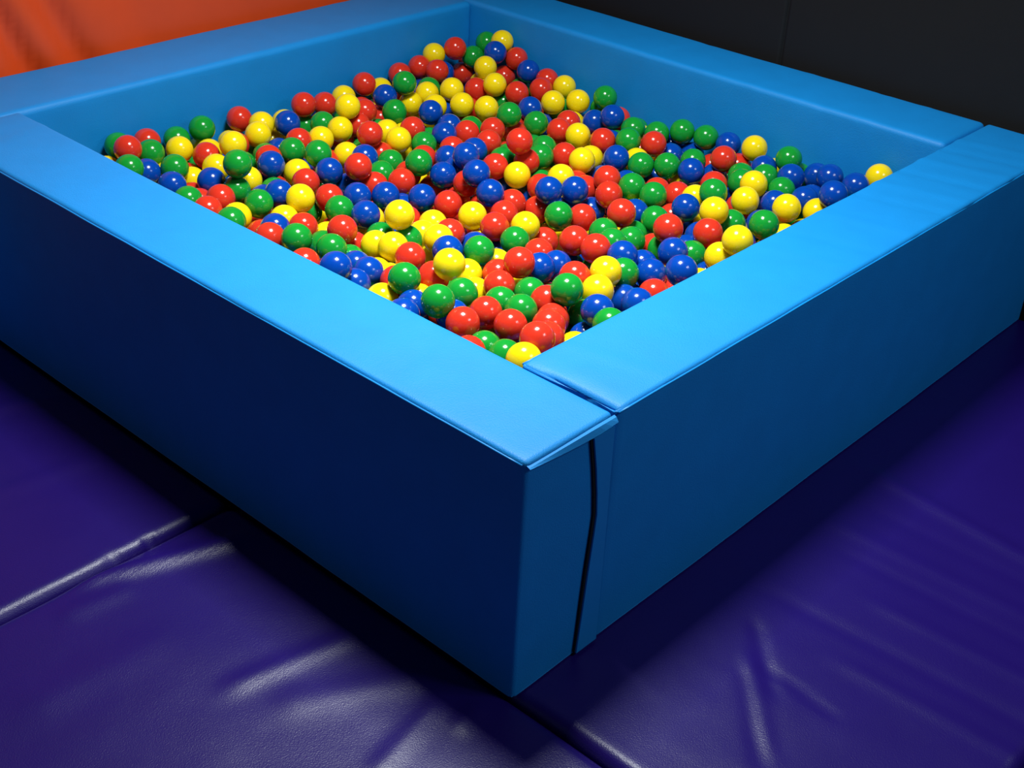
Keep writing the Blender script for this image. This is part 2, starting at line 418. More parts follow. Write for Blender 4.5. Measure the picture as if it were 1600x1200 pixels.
# ---------------------------------------------------------------- balls
R_BALL = 0.0396
def ball_mesh(mat, sub=4):
    bm = bmesh.new(); bmesh.ops.create_icosphere(bm, subdivisions=sub, radius=R_BALL)
    for v in bm.verts:  # thin blown plastic: a faint mould seam round the middle
        d = abs(v.co.z)
        if d < R_BALL * 0.03: v.co *= 1.003
    me = bpy.data.meshes.new('ball'); bm.to_mesh(me); bm.free()
    me.polygons.foreach_set('use_smooth', [True] * len(me.polygons)); me.materials.append(mat)
    return me
BALLS = [
    ('G', 4727, 6921, 4254, 'uncovered green ball at near left pad, blue left, blue right, red above'),
    ('G', 7322, 5271, 4275, 'uncovered green ball near front corner, red left, yellow right, red above, red below'),
    ('Y', 6244, 8077, 4265, 'uncovered yellow ball near front corner, red left, yellow right, blue above, green below'),
    ('G', 5172, 8505, 4084, 'uncovered green ball near front corner, red left, red right, red above, blue below'),
    ('R', 5741, 5575, 3780, 'red ball near front corner, green left, red right, green above, green below'),
    ('R', 7946, 7340, 4019, 'uncovered red ball near front corner, yellow left, blue right, green above, green below'),
    ('R', 4849, 6235, 3906, 'red ball at near left pad, blue left, red right, green above, red below'),
    ('R', 4959, 4097, 4343, 'red ball at near right pad, red left, red right, red above'),
    ('Y', 7449, 11113, 4183, 'uncovered yellow ball mid pit, green left, yellow right, blue above, green below'),
    ('G', 7967, 8725, 3837, 'green ball near front corner, red left, yellow right, blue above, yellow below'),
    ('R', 5822, 6439, 3749, 'red ball near front corner, red left, red right, green above, green below'),
    ('B', 9993, 3946, 4358, 'blue ball at near right pad, blue left, yellow right, blue above'),
    ('Y', 12208, 3860, 4496, 'yellow ball at near right pad, yellow left, green right, green above'),
    ('G', 14178, 4317, 4179, 'green ball at near right pad, blue left, yellow right, blue above'),
    ('G', 4887, 12155, 3942, 'green ball at near left pad, red left, green right, red above, red below'),
    ('G', 11570, 9174, 3591, 'uncovered green ball mid pit, red left, red right, blue above, red below'),
    ('G', 6119, 16156, 4405, 'uncovered green ball near left corner, yellow left, yellow right, yellow above, green below'),
    ('R', 13208, 5387, 3874, 'red ball mid pit, blue left, green right, yellow above, green below'),
    ('R', 12463, 7716, 3887, 'uncovered red ball mid pit, green left, blue right, red above, green below'),
    ('R', 12133, 5925, 4141, 'red ball mid pit, green left, blue right, red above, blue below'),
    ('Y', 6716, 14236, 3843, 'uncovered yellow ball near left corner, yellow left, green right, red above, red below'),
    ('R', 10222, 6765, 3874, 'red ball mid pit, blue left, green right, green above, yellow below'),
    ('Y', 16151, 4835, 3907, 'uncovered yellow ball at near right pad, blue left, blue right, green above'),
    ('B', 7591, 12592, 3645, 'uncovered blue ball mid pit, red left, green right, blue above, red below'),
    ('G', 5875, 14968, 3693, 'uncovered green ball near left corner, yellow left, blue right, yellow above, red below'),
    ('R', 10308, 7551, 3800, 'red ball mid pit, red left, red right, red above, blue below'),
    ('B', 14458, 7009, 3692, 'uncovered blue ball near right corner, red left, yellow right, yellow above, blue below'),
    ('Y', 15834, 5985, 3849, 'uncovered yellow ball near right corner, red left, blue right, yellow above, blue below'),
    ('B', 12268, 10160, 3816, 'uncovered blue ball mid pit, red left, blue right, green above, red below'),
    ('R', 9715, 9828, 3597, 'red ball mid pit, yellow left, green right, red above, green below'),
    ('R', 9143, 14631, 3984, 'uncovered red ball mid pit, blue left, red right, blue above, blue below'),
    ('Y', 9071, 5510, 4064, 'yellow ball near front corner, red left, green right, blue above, yellow below'),
    ('Y', 9959, 10885, 3489, 'yellow ball mid pit, red left, red right, red above, blue below'),
    ('B', 11084, 11301, 3709, 'rightmost uncovered blue ball mid pit, red left, blue right, blue above, red below'),
    ('B', 9857, 12764, 3441, 'uncovered blue ball mid pit, red left, red right, red above, yellow below'),
    ('R', 6195, 11923, 3858, 'red ball mid pit, yellow left, red right, green above, green below'),
    ('R', 6621, 9830, 3692, 'red ball mid pit, yellow left, yellow right, green above, green below'),
    ('B', 7294, 4308, 4107, 'blue ball at near right pad, green left, green right, yellow above, blue below'),
    ('B', 13097, 9907, 3679, 'uncovered blue ball mid pit, blue left, red right, yellow above, red below'),
    ('B', 7681, 16713, 3807, 'uncovered blue ball near left corner, yellow left, yellow right, red above, blue below'),
    ('Y', 13979, 5776, 4139, 'yellow ball near right corner, yellow left, red right, green above, red below'),
    ('G', 5903, 7316, 3874, 'green ball near front corner, green left, yellow right, yellow above, blue below'),
    ('R', 10115, 11984, 3424, 'lower red ball mid pit, yellow left, red right, red above, red below'),
    ('B', 8738, 15421, 3714, 'uncovered blue ball near left corner, red left, blue right, green above, red below'),
    ('Y', 12942, 11970, 3533, 'uncovered yellow ball mid pit, blue left, red right, red above, blue below'),
    ('B', 11241, 12001, 4035, 'blue ball mid pit, blue left, red right, blue above, red below'),
    ('Y', 8380, 5186, 3915, 'yellow ball near front corner, red left, blue right, yellow above, blue below'),
    ('G', 10906, 13995, 3837, 'uncovered green ball mid pit, red left, blue right, red above, red below'),
    ('R', 13500, 12436, 4298, 'uncovered red ball mid pit, green left, green right, red above, red below'),
    ('Y', 6746, 10594, 3674, 'yellow ball mid pit, yellow left, red right, green above, blue below'),
    ('B', 11364, 13453, 3495, 'leftmost uncovered blue ball mid pit, red left, blue right, blue above, red below'),
    ('B', 16706, 8467, 3718, 'uncovered blue ball near right corner, green left, blue right, green above, yellow below'),
    ('G', 6448, 5901, 3795, 'green ball near front corner, green left, red right, green above, red below'),
    ('B', 11686, 5390, 3794, 'blue ball mid pit, green left, blue right, red above, blue below'),
    ('B', 9128, 13473, 3480, 'blue ball mid pit, blue left, red right, red above, yellow below'),
    ('G', 14568, 8221, 3631, 'green ball near right corner, blue left, red right, red above, green below'),
    ('G', 9630, 9005, 3494, 'green ball mid pit, red left, red right, yellow above, yellow below'),
    ('B', 4068, 9694, 4303, 'blue ball at near left pad, red left, blue right, green above'),
    ('G', 16545, 9229, 3704, 'uncovered green ball near right corner, blue left, blue right, blue above, red below'),
    ('B', 10542, 5211, 3632, 'blue ball mid pit, green left, blue right, blue above, red below'),
    ('B', 8639, 7260, 3671, 'blue ball near front corner, red left, blue right, red above, green below'),
    ('R', 17982, 8219, 3854, 'uncovered red ball near right corner, green left, green right, blue above, blue below'),
    ('G', 7725, 20051, 3923, 'uncovered green ball at far left pad, green left, yellow right, yellow below'),
    ('R', 13785, 9202, 3565, 'red ball near right corner, red left, green right, red above, red below'),
    ('R', 11053, 16256, 4019, 'uncovered red ball mid pit, red left, yellow right, red above, blue below'),
    ('G', 5370, 11383, 3776, 'green ball at near left pad, green left, green right, yellow above, blue below'),
    ('Y', 15078, 11303, 3627, 'uncovered yellow ball mid pit, red left, yellow right, yellow above, red below'),
    ('G', 14577, 8999, 3660, 'green ball near right corner, red left, blue right, green above, blue below'),
    ('B', 16869, 3883, 4402, 'blue ball at near right pad, blue left, blue right, blue above'),
    ('G', 8966, 16168, 3967, 'green ball near left corner, green left, yellow right, yellow above, blue below'),
    ('G', 7383, 13413, 3587, 'green ball mid pit, green left, blue right, blue above, red below'),
    ('G', 16139, 9890, 3623, 'green ball mid pit, blue left, green right, yellow above, blue below'),
    ('Y', 11768, 18076, 4226, 'uncovered yellow ball mid pit, red left, red right, yellow above, red below'),
    ('R', 7101, 7209, 3714, 'red ball near front corner, yellow left, red right, red above, green below'),
    ('R', 17603, 10545, 3741, 'uncovered red ball mid pit, yellow left, blue right, green above, green below'),
    ('B', 15844, 10605, 3714, 'blue ball mid pit, yellow left, yellow right, green above, red below'),
    ('Y', 10362, 9302, 3603, 'yellow ball mid pit, red left, red right, red above, green below'),
    ('Y', 8905, 18883, 3784, 'yellow ball near left corner, red left, blue right, yellow above, green below'),
    ('Y', 12086, 16115, 3632, 'uncovered yellow ball mid pit, red left, red right, green above, yellow below'),
    ('G', 18971, 10476, 3825, 'uncovered green ball mid pit, green left, green right, blue below'),
    ('Y', 19285, 7997, 3924, 'yellow ball at far right pad, blue left, red below'),
    ('R', 4834, 19514, 4171, 'red ball at near left pad, green left, red right, green below'),
    ('Y', 16519, 12684, 3664, 'uncovered yellow ball mid pit, red left, red right, red above, red below'),
    ('B', 5278, 9918, 3694, 'blue ball at near left pad, blue left, red right, yellow above, yellow below'),
    ('B', 12040, 13196, 3995, 'blue ball mid pit, red left, blue right, red above, blue below'),
    ('R', 12303, 8932, 3386, 'red ball mid pit, green left, blue right, blue above, red below'),
    ('G', 19228, 9741, 3778, 'uncovered green ball at far right pad, blue left, blue right, green below'),
    ('R', 9271, 20279, 3797, 'uncovered red ball at far left pad, yellow right, yellow below'),
    ('R', 10198, 13957, 3458, 'red ball mid pit, green left, blue right, red above, yellow below'),
    ('R', 11402, 19770, 3910, 'uncovered red ball mid pit, red right, green below'),
    ('G', 8899, 17276, 3744, 'green ball near left corner, blue left, green right, red above, yellow below'),
    ('B', 18197, 12687, 3869, 'uncovered blue ball mid pit, blue left, red right, green above, red below'),
    ('Y', 11188, 17777, 3710, 'yellow ball mid pit, yellow left, red right, yellow above, red below'),
    ('G', 15119, 6602, 4086, 'green ball near right corner, yellow left, green right, red above, yellow below'),
    ('G', 15567, 14760, 3993, 'uncovered green ball near back corner, red left, blue right, green above, red below'),
    ('Y', 7509, 18236, 4008, 'yellow ball near left corner, yellow left, yellow right, red above, green below'),
    ('B', 14367, 17057, 3714, 'uncovered blue ball near back corner, yellow left, blue right, yellow above, blue below'),
    ('B', 10035, 18885, 3865, 'blue ball mid pit, yellow left, green right, red above, blue below'),
    ('B', 10369, 6008, 3897, 'blue ball mid pit, red left, blue right, green above, green below'),
    ('Y', 15693, 16957, 3699, 'uncovered yellow ball near back corner, blue left, yellow right, yellow above, blue below'),
    ('G', 9792, 5505, 3785, 'green ball mid pit, yellow left, blue right, blue above, blue below'),
    ('Y', 4245, 3825, 4210, 'half-hidden yellow ball in front corner, green left, red right, red above'),
    ('Y', 6509, 19489, 3736, 'yellow ball near left corner, green left, red right, green above, green below'),
    ('G', 16576, 14491, 3542, 'uncovered green ball near back corner, red left, red right, blue above, green below'),
    ('Y', 16910, 6427, 3898, 'yellow ball near right corner, green left, green right, blue above, yellow below'),
    ('G', 14658, 18589, 4215, 'uncovered green ball near back corner, yellow left, yellow right, red above, yellow below'),
    ('B', 5817, 17004, 3708, 'blue ball near left corner, yellow left, green right, yellow above, red below'),
    ('G', 13514, 17837, 3724, 'uncovered green ball near back corner, red left, yellow right, blue above, yellow below'),
    ('G', 5457, 18207, 3831, 'green ball near left corner, blue left, yellow right, yellow above, blue below'),
    ('Y', 18082, 15102, 3730, 'uncovered yellow ball near back corner, blue left, red right, red above, green below'),
    ('B', 6646, 15072, 3727, 'blue ball near left corner, green left, yellow right, yellow above, yellow below'),
    ('Y', 16018, 16162, 3722, 'uncovered yellow ball near back corner, yellow left, green right, red above, green below'),
    ('R', 14331, 20192, 3839, 'uncovered red ball at far left pad, yellow left, yellow right, red below'),
    ('G', 5586, 19552, 3851, 'green ball near left corner, green left, green right, red above, blue below'),
    ('Y', 6807, 11330, 3445, 'yellow ball mid pit, red left, yellow right, green above, blue below'),
    ('Y', 17401, 17107, 3960, 'uncovered yellow ball near back corner, red left, red right, yellow above, green below'),
    ('Y', 18764, 14597, 3746, 'uncovered yellow ball near back corner, yellow left, green right, yellow above, red below'),
    ('R', 16646, 11793, 3719, 'red ball mid pit, yellow left, green right, blue above, yellow below'),
    ('G', 19127, 6681, 4006, 'green ball near right corner, blue left, blue right, blue below'),
    ('B', 8511, 13969, 3478, 'blue ball near left corner, blue left, red right, red above, blue below'),
    ('R', 12821, 12745, 3591, 'red ball mid pit, blue left, yellow right, green above, blue below'),
    ('G', 17034, 11109, 3821, 'green ball mid pit, red left, red right, green above, yellow below'),
    ('R', 7947, 15510, 3570, 'red ball near left corner, yellow left, blue right, green above, yellow below'),
    ('Y', 7754, 9972, 3791, 'yellow ball mid pit, yellow left, blue right, yellow above, yellow below'),
    ('B', 18997, 5181, 3927, 'blue ball near right corner, blue left, blue right, blue below'),
    ('G', 19248, 13849, 3972, 'uncovered green ball at far right pad, yellow left, blue below'),
    ('R', 16536, 13476, 3596, 'red ball mid pit, green left, yellow right, red above, red below'),
    ('R', 7683, 14190, 3592, 'red ball near left corner, red left, blue right, blue above, green below'),
    ('R', 5317, 15906, 3692, 'red ball at near left pad, red left, green right, blue above, green below'),
    ('G', 6076, 16228, 3632, 'green ball near left corner, red left, yellow right, green above, yellow below'),
    ('B', 18267, 6039, 3866, 'blue ball near right corner, green left, blue right, green above, green below'),
    ('R', 18304, 19890, 4348, 'uncovered red ball at far left pad, yellow left, green right, blue below'),
    ('R', 17714, 16382, 3792, 'red ball near back corner, green left, red right, red above, blue below'),
    ('B', 19340, 17359, 3954, 'uncovered blue ball at far right pad, red left, red right, red above, red below'),
    ('R', 14347, 9736, 3725, 'red ball mid pit, red left, green right, blue above, red below'),
    ('R', 6273, 8631, 3718, 'half-hidden red ball near front corner, green left, yellow right, yellow above, green below'),
    ('R', 16996, 19445, 3926, 'red ball near back corner, red left, blue right, yellow above, green below'),
    ('G', 13551, 7366, 3478, 'green ball near right corner, blue left, red right, green above, red below'),
    ('R', 6926, 18760, 3658, 'red ball near left corner, yellow left, yellow right, yellow above, yellow below'),
    ('B', 14003, 18809, 3853, 'blue ball near back corner, red left, green right, yellow above, green below'),
    ('Y', 18254, 18367, 4055, 'rightmost yellow ball near back corner, green left, red right, blue above, yellow below'),
    ('Y', 16036, 17770, 3916, 'leftmost yellow ball near back corner, green left, red right, blue above, yellow below'),
    ('B', 7397, 9281, 3824, 'half-hidden blue ball near front corner, yellow left, blue right, red above, yellow below'),
    ('R', 12320, 19835, 3695, 'red ball mid pit, red left, yellow right, green below'),
    ('Y', 12221, 4316, 3869, 'half-hidden yellow ball at near right pad, green left, yellow right, red above'),
    ('B', 8891, 4349, 3699, 'half-hidden blue ball at near right pad, blue left, red right, green above'),
    ('R', 6206, 4828, 3905, 'half-hidden red ball at near right pad, green left, red right, red above, red below'),
    ('R', 8488, 6000, 3937, 'half-hidden red ball near front corner, blue left, yellow right, blue above, green below'),
    ('R', 14229, 15296, 3563, 'red ball near back corner, red left, red right, green above, blue below'),
    ('G', 14588, 12509, 3523, 'green ball mid pit, red left, red right, green above, green below'),
    ('G', 11939, 6935, 3493, 'green ball mid pit, green left, red right, green above, blue below'),
    ('R', 15291, 12165, 3481, 'red ball mid pit, green left, yellow right, yellow above, yellow below'),
    ('B', 18783, 4224, 4013, 'blue ball at near right pad, blue left, yellow right'),
    ('B', 13491, 15550, 3616, 'blue ball near back corner, green left, red right, blue above, red below'),
    ('B', 18926, 18553, 4403, 'blue ball near back corner, green left, red right, yellow above, yellow below'),
    ('G', 7528, 6576, 3614, 'half-hidden green ball near front corner, green left, red right, blue above, green below'),
    ('B', 4850, 17473, 3706, 'blue ball at near left pad, blue left, yellow right, green above'),
    ('R', 11412, 12543, 3505, 'red ball mid pit, blue left, red right, blue above, red below'),
    ('R', 18738, 16214, 3740, 'red ball near back corner, red left, yellow right, red above, yellow below'),
    ('R', 10857, 10535, 3381, 'red ball mid pit, red left, blue right, red above, red below'),
    ('Y', 19463, 15799, 3778, 'yellow ball at far right pad, red left, yellow below'),
    ('R', 7295, 5848, 3755, 'half-hidden red ball near front corner, green left, green right, blue above, red below'),
    ('R', 16939, 20256, 3881, 'red ball at far left pad, red left, red right, green below'),
    ('R', 13874, 14021, 3701, 'red ball near back corner, blue left, green right, red above, red below'),
    ('R', 4642, 12936, 3777, 'half-hidden red ball at near left pad, red left, green right, blue above'),
    ('R', 19578, 18139, 4157, 'red ball at far right pad, blue left, yellow above, blue below'),
    ('R', 17271, 17837, 3639, 'red ball near back corner, yellow left, yellow right, red above, yellow below'),
    ('R', 13819, 12404, 3590, 'red ball mid pit, green left, green right, red above, green below'),
    ('R', 5953, 13209, 3572, 'half-hidden red ball mid pit, yellow left, green right, yellow above, green below'),
    ('B', 19347, 8974, 3731, 'blue ball at far right pad, green left, yellow right, red below'),
    ('Y', 14904, 18558, 3481, 'yellow ball near back corner, green left, yellow right, green above, red below'),
    ('R', 12286, 10563, 3094, 'red ball mid pit, red left, green right, blue above, yellow below'),
    ('Y', 8282, 16301, 3529, 'yellow ball near left corner, blue left, red right, green above, blue below'),
    ('G', 17503, 5841, 3727, 'green ball near right corner, green left, blue right, blue above, blue below'),
    ('G', 12694, 15628, 3469, 'green ball mid pit, yellow left, blue right, red above, red below'),
    ('G', 12502, 5343, 3465, 'half-hidden green ball at near right pad, blue left, yellow right, blue above, blue below'),
    ('B', 17002, 15149, 3748, 'blue ball near back corner, green left, yellow right, red above, green below'),
    ('G', 6563, 6658, 3666, 'half-hidden green ball near front corner, yellow left, green right, red above, red below'),
    ('B', 18188, 13382, 3516, 'blue ball mid pit, red left, blue right, green above, red below'),
    ('B', 17435, 5031, 3714, 'blue ball at near right pad, yellow left, blue right, blue above, yellow below'),
    ('R', 12964, 16423, 3666, 'red ball mid pit, yellow left, blue right, yellow above, green below'),
    ('R', 11698, 11018, 3324, 'red ball mid pit, blue left, blue right, blue above, red below'),
    ('R', 9596, 8138, 3460, 'half-hidden red ball mid pit, red left, blue right, yellow above, blue below'),
    ('Y', 13363, 10655, 3746, 'yellow ball mid pit, green left, yellow right, red above, blue below'),
    ('Y', 10294, 17635, 3653, 'yellow ball mid pit, green left, yellow right, green above, green below'),
    ('Y', 19594, 3948, 4151, 'yellow ball in right corner, blue left'),
    ('B', 9423, 7363, 3447, 'rightmost half-hidden blue ball mid pit, blue left, blue right, red above, green below'),
    ('Y', 17665, 20292, 4162, 'yellow ball at far left pad, red left, red right, red below'),
    ('B', 4797, 18600, 3754, 'half-hidden blue ball at near left pad, green left, green right, green above'),
    ('R', 14846, 14770, 3655, 'red ball near back corner, green left, red right, yellow above, red below'),
    ('G', 18930, 19612, 3986, 'green ball near back corner, red left, yellow right, green above, red below'),
    ('G', 14560, 5549, 3672, 'half-hidden green ball near right corner, yellow left, blue right, red above, yellow below'),
    ('G', 11718, 7704, 3548, 'half-hidden green ball mid pit, red left, green right, blue above, red below'),
    ('R', 8480, 10283, 3625, 'half-hidden red ball mid pit, yellow left, blue right, red above, blue below'),
    ('Y', 7316, 8509, 3481, 'half-hidden yellow ball near front corner, yellow left, red right, green above, yellow below'),
    ('Y', 10270, 16425, 3509, 'yellow ball mid pit, yellow left, blue right, red above, red below'),
    ('R', 15411, 7982, 3488, 'half-hidden red ball near right corner, red left, yellow right, blue above, red below'),
    ('R', 18786, 20000, 3330, 'red ball at far left pad, blue left, yellow right, green above, yellow below'),
    ('G', 4137, 18393, 4111, 'half-hidden green ball at near left pad, green left, blue right, red above'),
    ('G', 11039, 15341, 3396, 'green ball mid pit, blue left, yellow right, red above, green below'),
    ('Y', 6659, 17939, 3613, 'half-hidden yellow ball near left corner, red left, green right, yellow above, blue below'),
    ('G', 11216, 18636, 3632, 'green ball mid pit, green left, yellow right, red above, yellow below'),
    ('R', 10875, 9051, 3072, 'half-hidden red ball mid pit, yellow left, red right, green above, blue below'),
    ('Y', 15687, 18584, 3642, 'yellow ball near back corner, yellow left, yellow right, green above, blue below'),
    ('R', 9985, 4661, 3458, 'half-hidden red ball at near right pad, blue left, blue right, blue above'),
    ('G', 18330, 11918, 3642, 'green ball mid pit, red left, green right, green below'),
    ('G', 7641, 11003, 3438, 'half-hidden green ball mid pit, yellow left, yellow right, yellow above, red below'),
    ('B', 19380, 5809, 3669, 'half-hidden blue ball at far right pad, blue left, blue right, blue below'),
    ('B', 16560, 5466, 3701, 'half-hidden blue ball near right corner, yellow left, yellow right, green above, green below'),
    ('Y', 19610, 18872, 4580, 'yellow ball at far right pad, green left, blue below'),
    ('G', 4552, 14433, 3738, 'half-hidden green ball at near left pad, red left, yellow right, red above'),
    ('R', 12779, 18437, 3734, 'higher red ball mid pit, yellow left, red right, red above, red below'),
    ('G', 4649, 4727, 3759, 'half-hidden green ball in front corner, green left, yellow right, red above'),
    ('B', 9299, 5055, 3385, 'half-hidden blue ball at near right pad, yellow left, blue right, green above, green below'),
    ('G', 17278, 7069, 3655, 'half-hidden green ball near right corner, red left, yellow right, green above, yellow below'),
    ('B', 4573, 9608, 3723, 'half-hidden blue ball at near left pad, blue left, blue right, blue above'),
    ('G', 6939, 20234, 3723, 'half-hidden green ball at far left pad, red left, green right, yellow below'),
    ('G', 10221, 14852, 3411, 'half-hidden green ball mid pit, red left, red right, green above, red below'),
    ('Y', 4806, 8895, 3517, 'half-hidden yellow ball at near left pad, blue left, green right, red above'),
    ('R', 9528, 17736, 3752, 'half-hidden red ball mid pit, blue left, yellow right, green above, green below'),
    ('Y', 9488, 19456, 3801, 'half-hidden yellow ball mid pit, red left, blue right, yellow below'),
    ('G', 7700, 5008, 3557, 'half-hidden green ball at near right pad, red left, blue right, green above, blue below'),
    ('R', 9570, 14427, 3366, 'half-hidden red ball mid pit, blue left, red right, green above, blue below'),
    ('B', 10274, 15627, 3670, 'half-hidden blue ball mid pit, yellow left, red right, red above, red below'),
    ('Y', 9085, 11535, 3286, 'half-hidden yellow ball mid pit, green left, red right, blue above, yellow below'),
    ('G', 18050, 6765, 3697, 'half-hidden green ball near right corner, yellow left, green right, blue above, blue below'),
    ('G', 11159, 6971, 3667, 'half-hidden green ball mid pit, green left, green right, red above, blue below'),
    ('B', 5220, 13451, 3684, 'half-hidden blue ball at near left pad, red left, green right, blue above, red below'),
    ('G', 4798, 5492, 3601, 'half-hidden green ball in front corner, red left, green right, red above'),
    ('B', 4884, 7901, 3685, 'half-hidden blue ball at near left pad, blue left, green right, green above'),
    ('G', 18491, 11096, 3691, 'half-hidden green ball mid pit, green left, green right, red below'),
    ('B', 12472, 14379, 3445, 'half-hidden blue ball mid pit, red left, blue right, red above, blue below'),
    ('Y', 6763, 16595, 3620, 'rightmost half-hidden yellow ball near left corner, green left, blue right, red above, green below'),
    ('G', 5015, 20302, 3981, 'half-hidden green ball in left corner, red right'),
    ('R', 7829, 7924, 3517, 'half-hidden red ball near front corner, yellow left, red right, yellow above, red below'),
    ('R', 5979, 20317, 3865, 'half-hidden red ball at far left pad, red left, green right, green below'),
    ('R', 4582, 15485, 3698, 'half-hidden red ball at near left pad, green left, red right, blue above'),
    ('G', 17874, 9219, 3492, 'half-hidden green ball near right corner, blue left, blue right, blue above, blue below'),
    ('Y', 16899, 4290, 3741, 'half-hidden yellow ball at near right pad, yellow left, blue right, blue above'),
    ('B', 13645, 9678, 2963, 'half-hidden blue ball mid pit, red left, red right, red above, green below'),
    ('Y', 6026, 14089, 3477, 'half-hidden yellow ball near left corner, green left, yellow right, blue above, red below'),
    ('B', 13088, 13862, 3687, 'half-hidden blue ball mid pit, blue left, red right, red above, red below'),
    ('R', 6824, 5235, 3676, 'half-hidden red ball near front corner, red left, green right, green above, red below'),
    ('G', 6906, 3635, 4156, 'half-hidden green ball at near right pad, blue left, blue right, blue above'),
    ('R', 12141, 18032, 3546, 'half-hidden red ball mid pit, yellow left, red right, red above, red below'),
    ('G', 19610, 19620, 4361, 'green ball at far right pad, red left, blue right, green below'),
    ('R', 19306, 18439, 3492, 'red ball at far right pad, yellow left, blue right, red above, red below'),
    ('B', 18756, 7258, 3637, 'half-hidden blue ball near right corner, red left, green right, yellow above, green below'),
    ('G', 4577, 16357, 3704, 'half-hidden green ball at near left pad, blue left, red right, yellow above'),
    ('R', 16063, 20317, 3784, 'red ball at far left pad, yellow left, red right, green below'),
    ('Y', 5112, 14936, 3537, 'half-hidden yellow ball at near left pad, green left, green right, green above, red below'),
    ('R', 5607, 4351, 4006, 'half-hidden red ball in front corner, red left, blue right, red above'),
    ('R', 17316, 13767, 3593, 'half-hidden red ball mid pit, yellow left, blue right, yellow above, red below'),
    ('R', 13210, 11276, 3300, 'half-hidden red ball mid pit, blue left, blue right, green above, red below'),
    ('Y', 12298, 16866, 3610, 'half-hidden yellow ball mid pit, red left, red right, red above, red below'),
    ('R', 19488, 16609, 3803, 'half-hidden red ball at far right pad, blue left, yellow right, red below'),
    ('B', 13647, 8136, 3403, 'half-hidden blue ball near right corner, red left, green right, green above, green below'),
    ('R', 16626, 7579, 3601, 'half-hidden red ball near right corner, blue left, green right, blue above, green below'),
    ('Y', 15854, 11597, 3406, 'half-hidden yellow ball mid pit, yellow left, blue right, red above, red below'),
    ('G', 13664, 13243, 3434, 'half-hidden green ball mid pit, red left, red right, red above, red below'),
    ('G', 15252, 12970, 3485, 'half-hidden green ball mid pit, red left, red right, green above, green below'),
    ('Y', 8379, 11205, 3301, 'half-hidden yellow ball mid pit, green left, yellow right, blue above, yellow below'),
    ('Y', 13203, 19930, 3704, 'half-hidden yellow ball at far left pad, red left, red right, yellow below'),
    ('G', 7416, 11800, 3333, 'half-hidden green ball mid pit, blue left, yellow right, blue above, yellow below'),
    ('Y', 6020, 18249, 3297, 'leftmost half-hidden yellow ball near left corner, green left, blue right, red above, green below'),
    ('R', 4314, 11162, 3795, 'half-hidden red ball at near left pad, green right, green above'),
    ('B', 4216, 7533, 3846, 'half-hidden blue ball at near left pad, yellow left, blue right, green above'),
    ('R', 14128, 10343, 3295, 'half-hidden red ball mid pit, blue left, red right, yellow above, blue below'),
    ('Y', 15236, 7248, 3671, 'half-hidden yellow ball near right corner, red left, green right, blue above, blue below'),
    ('B', 9257, 15186, 3181, 'leftmost half-hidden blue ball mid pit, blue left, blue right, red above, green below'),
    ('B', 18176, 10269, 3290, 'half-hidden blue ball mid pit, red left, blue right, green above, green below'),
    ('R', 13114, 14820, 3451, 'half-hidden red ball mid pit, red left, blue right, blue above, blue below'),
    ('G', 12295, 6145, 3414, 'half-hidden green ball mid pit, blue left, blue right, red above, blue below'),
    ('B', 14278, 16113, 3533, 'half-hidden blue ball near back corner, blue left, red right, blue above, blue below'),
    ('R', 8135, 17403, 3669, 'half-hidden red ball near left corner, green left, blue right, yellow above, blue below'),
    ('Y', 15019, 17534, 3635, 'half-hidden yellow ball near back corner, yellow left, blue right, green above, blue below'),
    ('B', 5515, 10638, 3518, 'half-hidden blue ball at near left pad, blue left, blue right, green above, blue below'),
    ('Y', 6941, 7854, 3334, 'half-hidden yellow ball near front corner, green left, red right, yellow above, red below'),
    ('G', 5969, 12435, 3317, 'half-hidden green ball mid pit, green left, green right, yellow above, red below'),
    ('B', 11011, 5831, 3497, 'half-hidden blue ball mid pit, blue left, green right, red above, blue below'),
    ('G', 7350, 14721, 3105, 'half-hidden green ball near left corner, red left, green right, red above, yellow below'),
    ('G', 11503, 19842, 3142, 'half-hidden green ball mid pit, blue left, green right, red above, red below'),
    ('G', 17945, 7516, 3533, 'half-hidden green ball near right corner, red left, yellow right, red above, green below'),
    ('R', 11429, 13956, 2905, 'half-hidden red ball mid pit, red left, blue right, green above, blue below'),
    ('R', 12156, 15081, 3330, 'half-hidden red ball mid pit, yellow left, blue right, green above, green below'),
    ('R', 11373, 16143, 3319, 'half-hidden red ball mid pit, blue left, yellow right, red above, green below'),
    ('B', 8999, 9847, 3240, 'half-hidden blue ball mid pit, red left, red right, yellow above, green below'),
    ('B', 5245, 6954, 3676, 'half-hidden blue ball at near left pad, green left, red right, green above, red below'),
    ('R', 5526, 9176, 3645, 'half-hidden red ball at near left pad, blue left, green right, yellow above, yellow below'),
    ('B', 19144, 10148, 3120, 'half-hidden blue ball at far right pad, blue left, green right, green above, green below'),
    ('R', 15886, 14746, 3284, 'half-hidden red ball near back corner, red left, green right, green above, red below'),
    ('G', 12802, 7518, 3214, 'half-hidden green ball mid pit, red left, green right, blue above, green below'),
    ('Y', 8541, 8637, 3318, 'half-hidden yellow ball near front corner, green left, red right, green above, red below'),
    ('B', 7160, 4485, 3363, 'half-hidden blue ball at near right pad, red left, green right, green above'),
    ('R', 19129, 8385, 3268, 'half-hidden red ball near right corner, red left, blue right, yellow above, green below'),
    ('G', 16300, 19132, 3529, 'half-hidden green ball near back corner, green left, yellow right, red above, yellow below'),
    ('Y', 15038, 20164, 3511, 'half-hidden yellow ball at far left pad, red left, red right, blue below'),
    ('R', 15474, 8746, 3359, 'half-hidden red ball near right corner, blue left, red right, green above, green below'),
    ('G', 14996, 15861, 3363, 'half-hidden green ball near back corner, blue left, red right, yellow above, red below'),
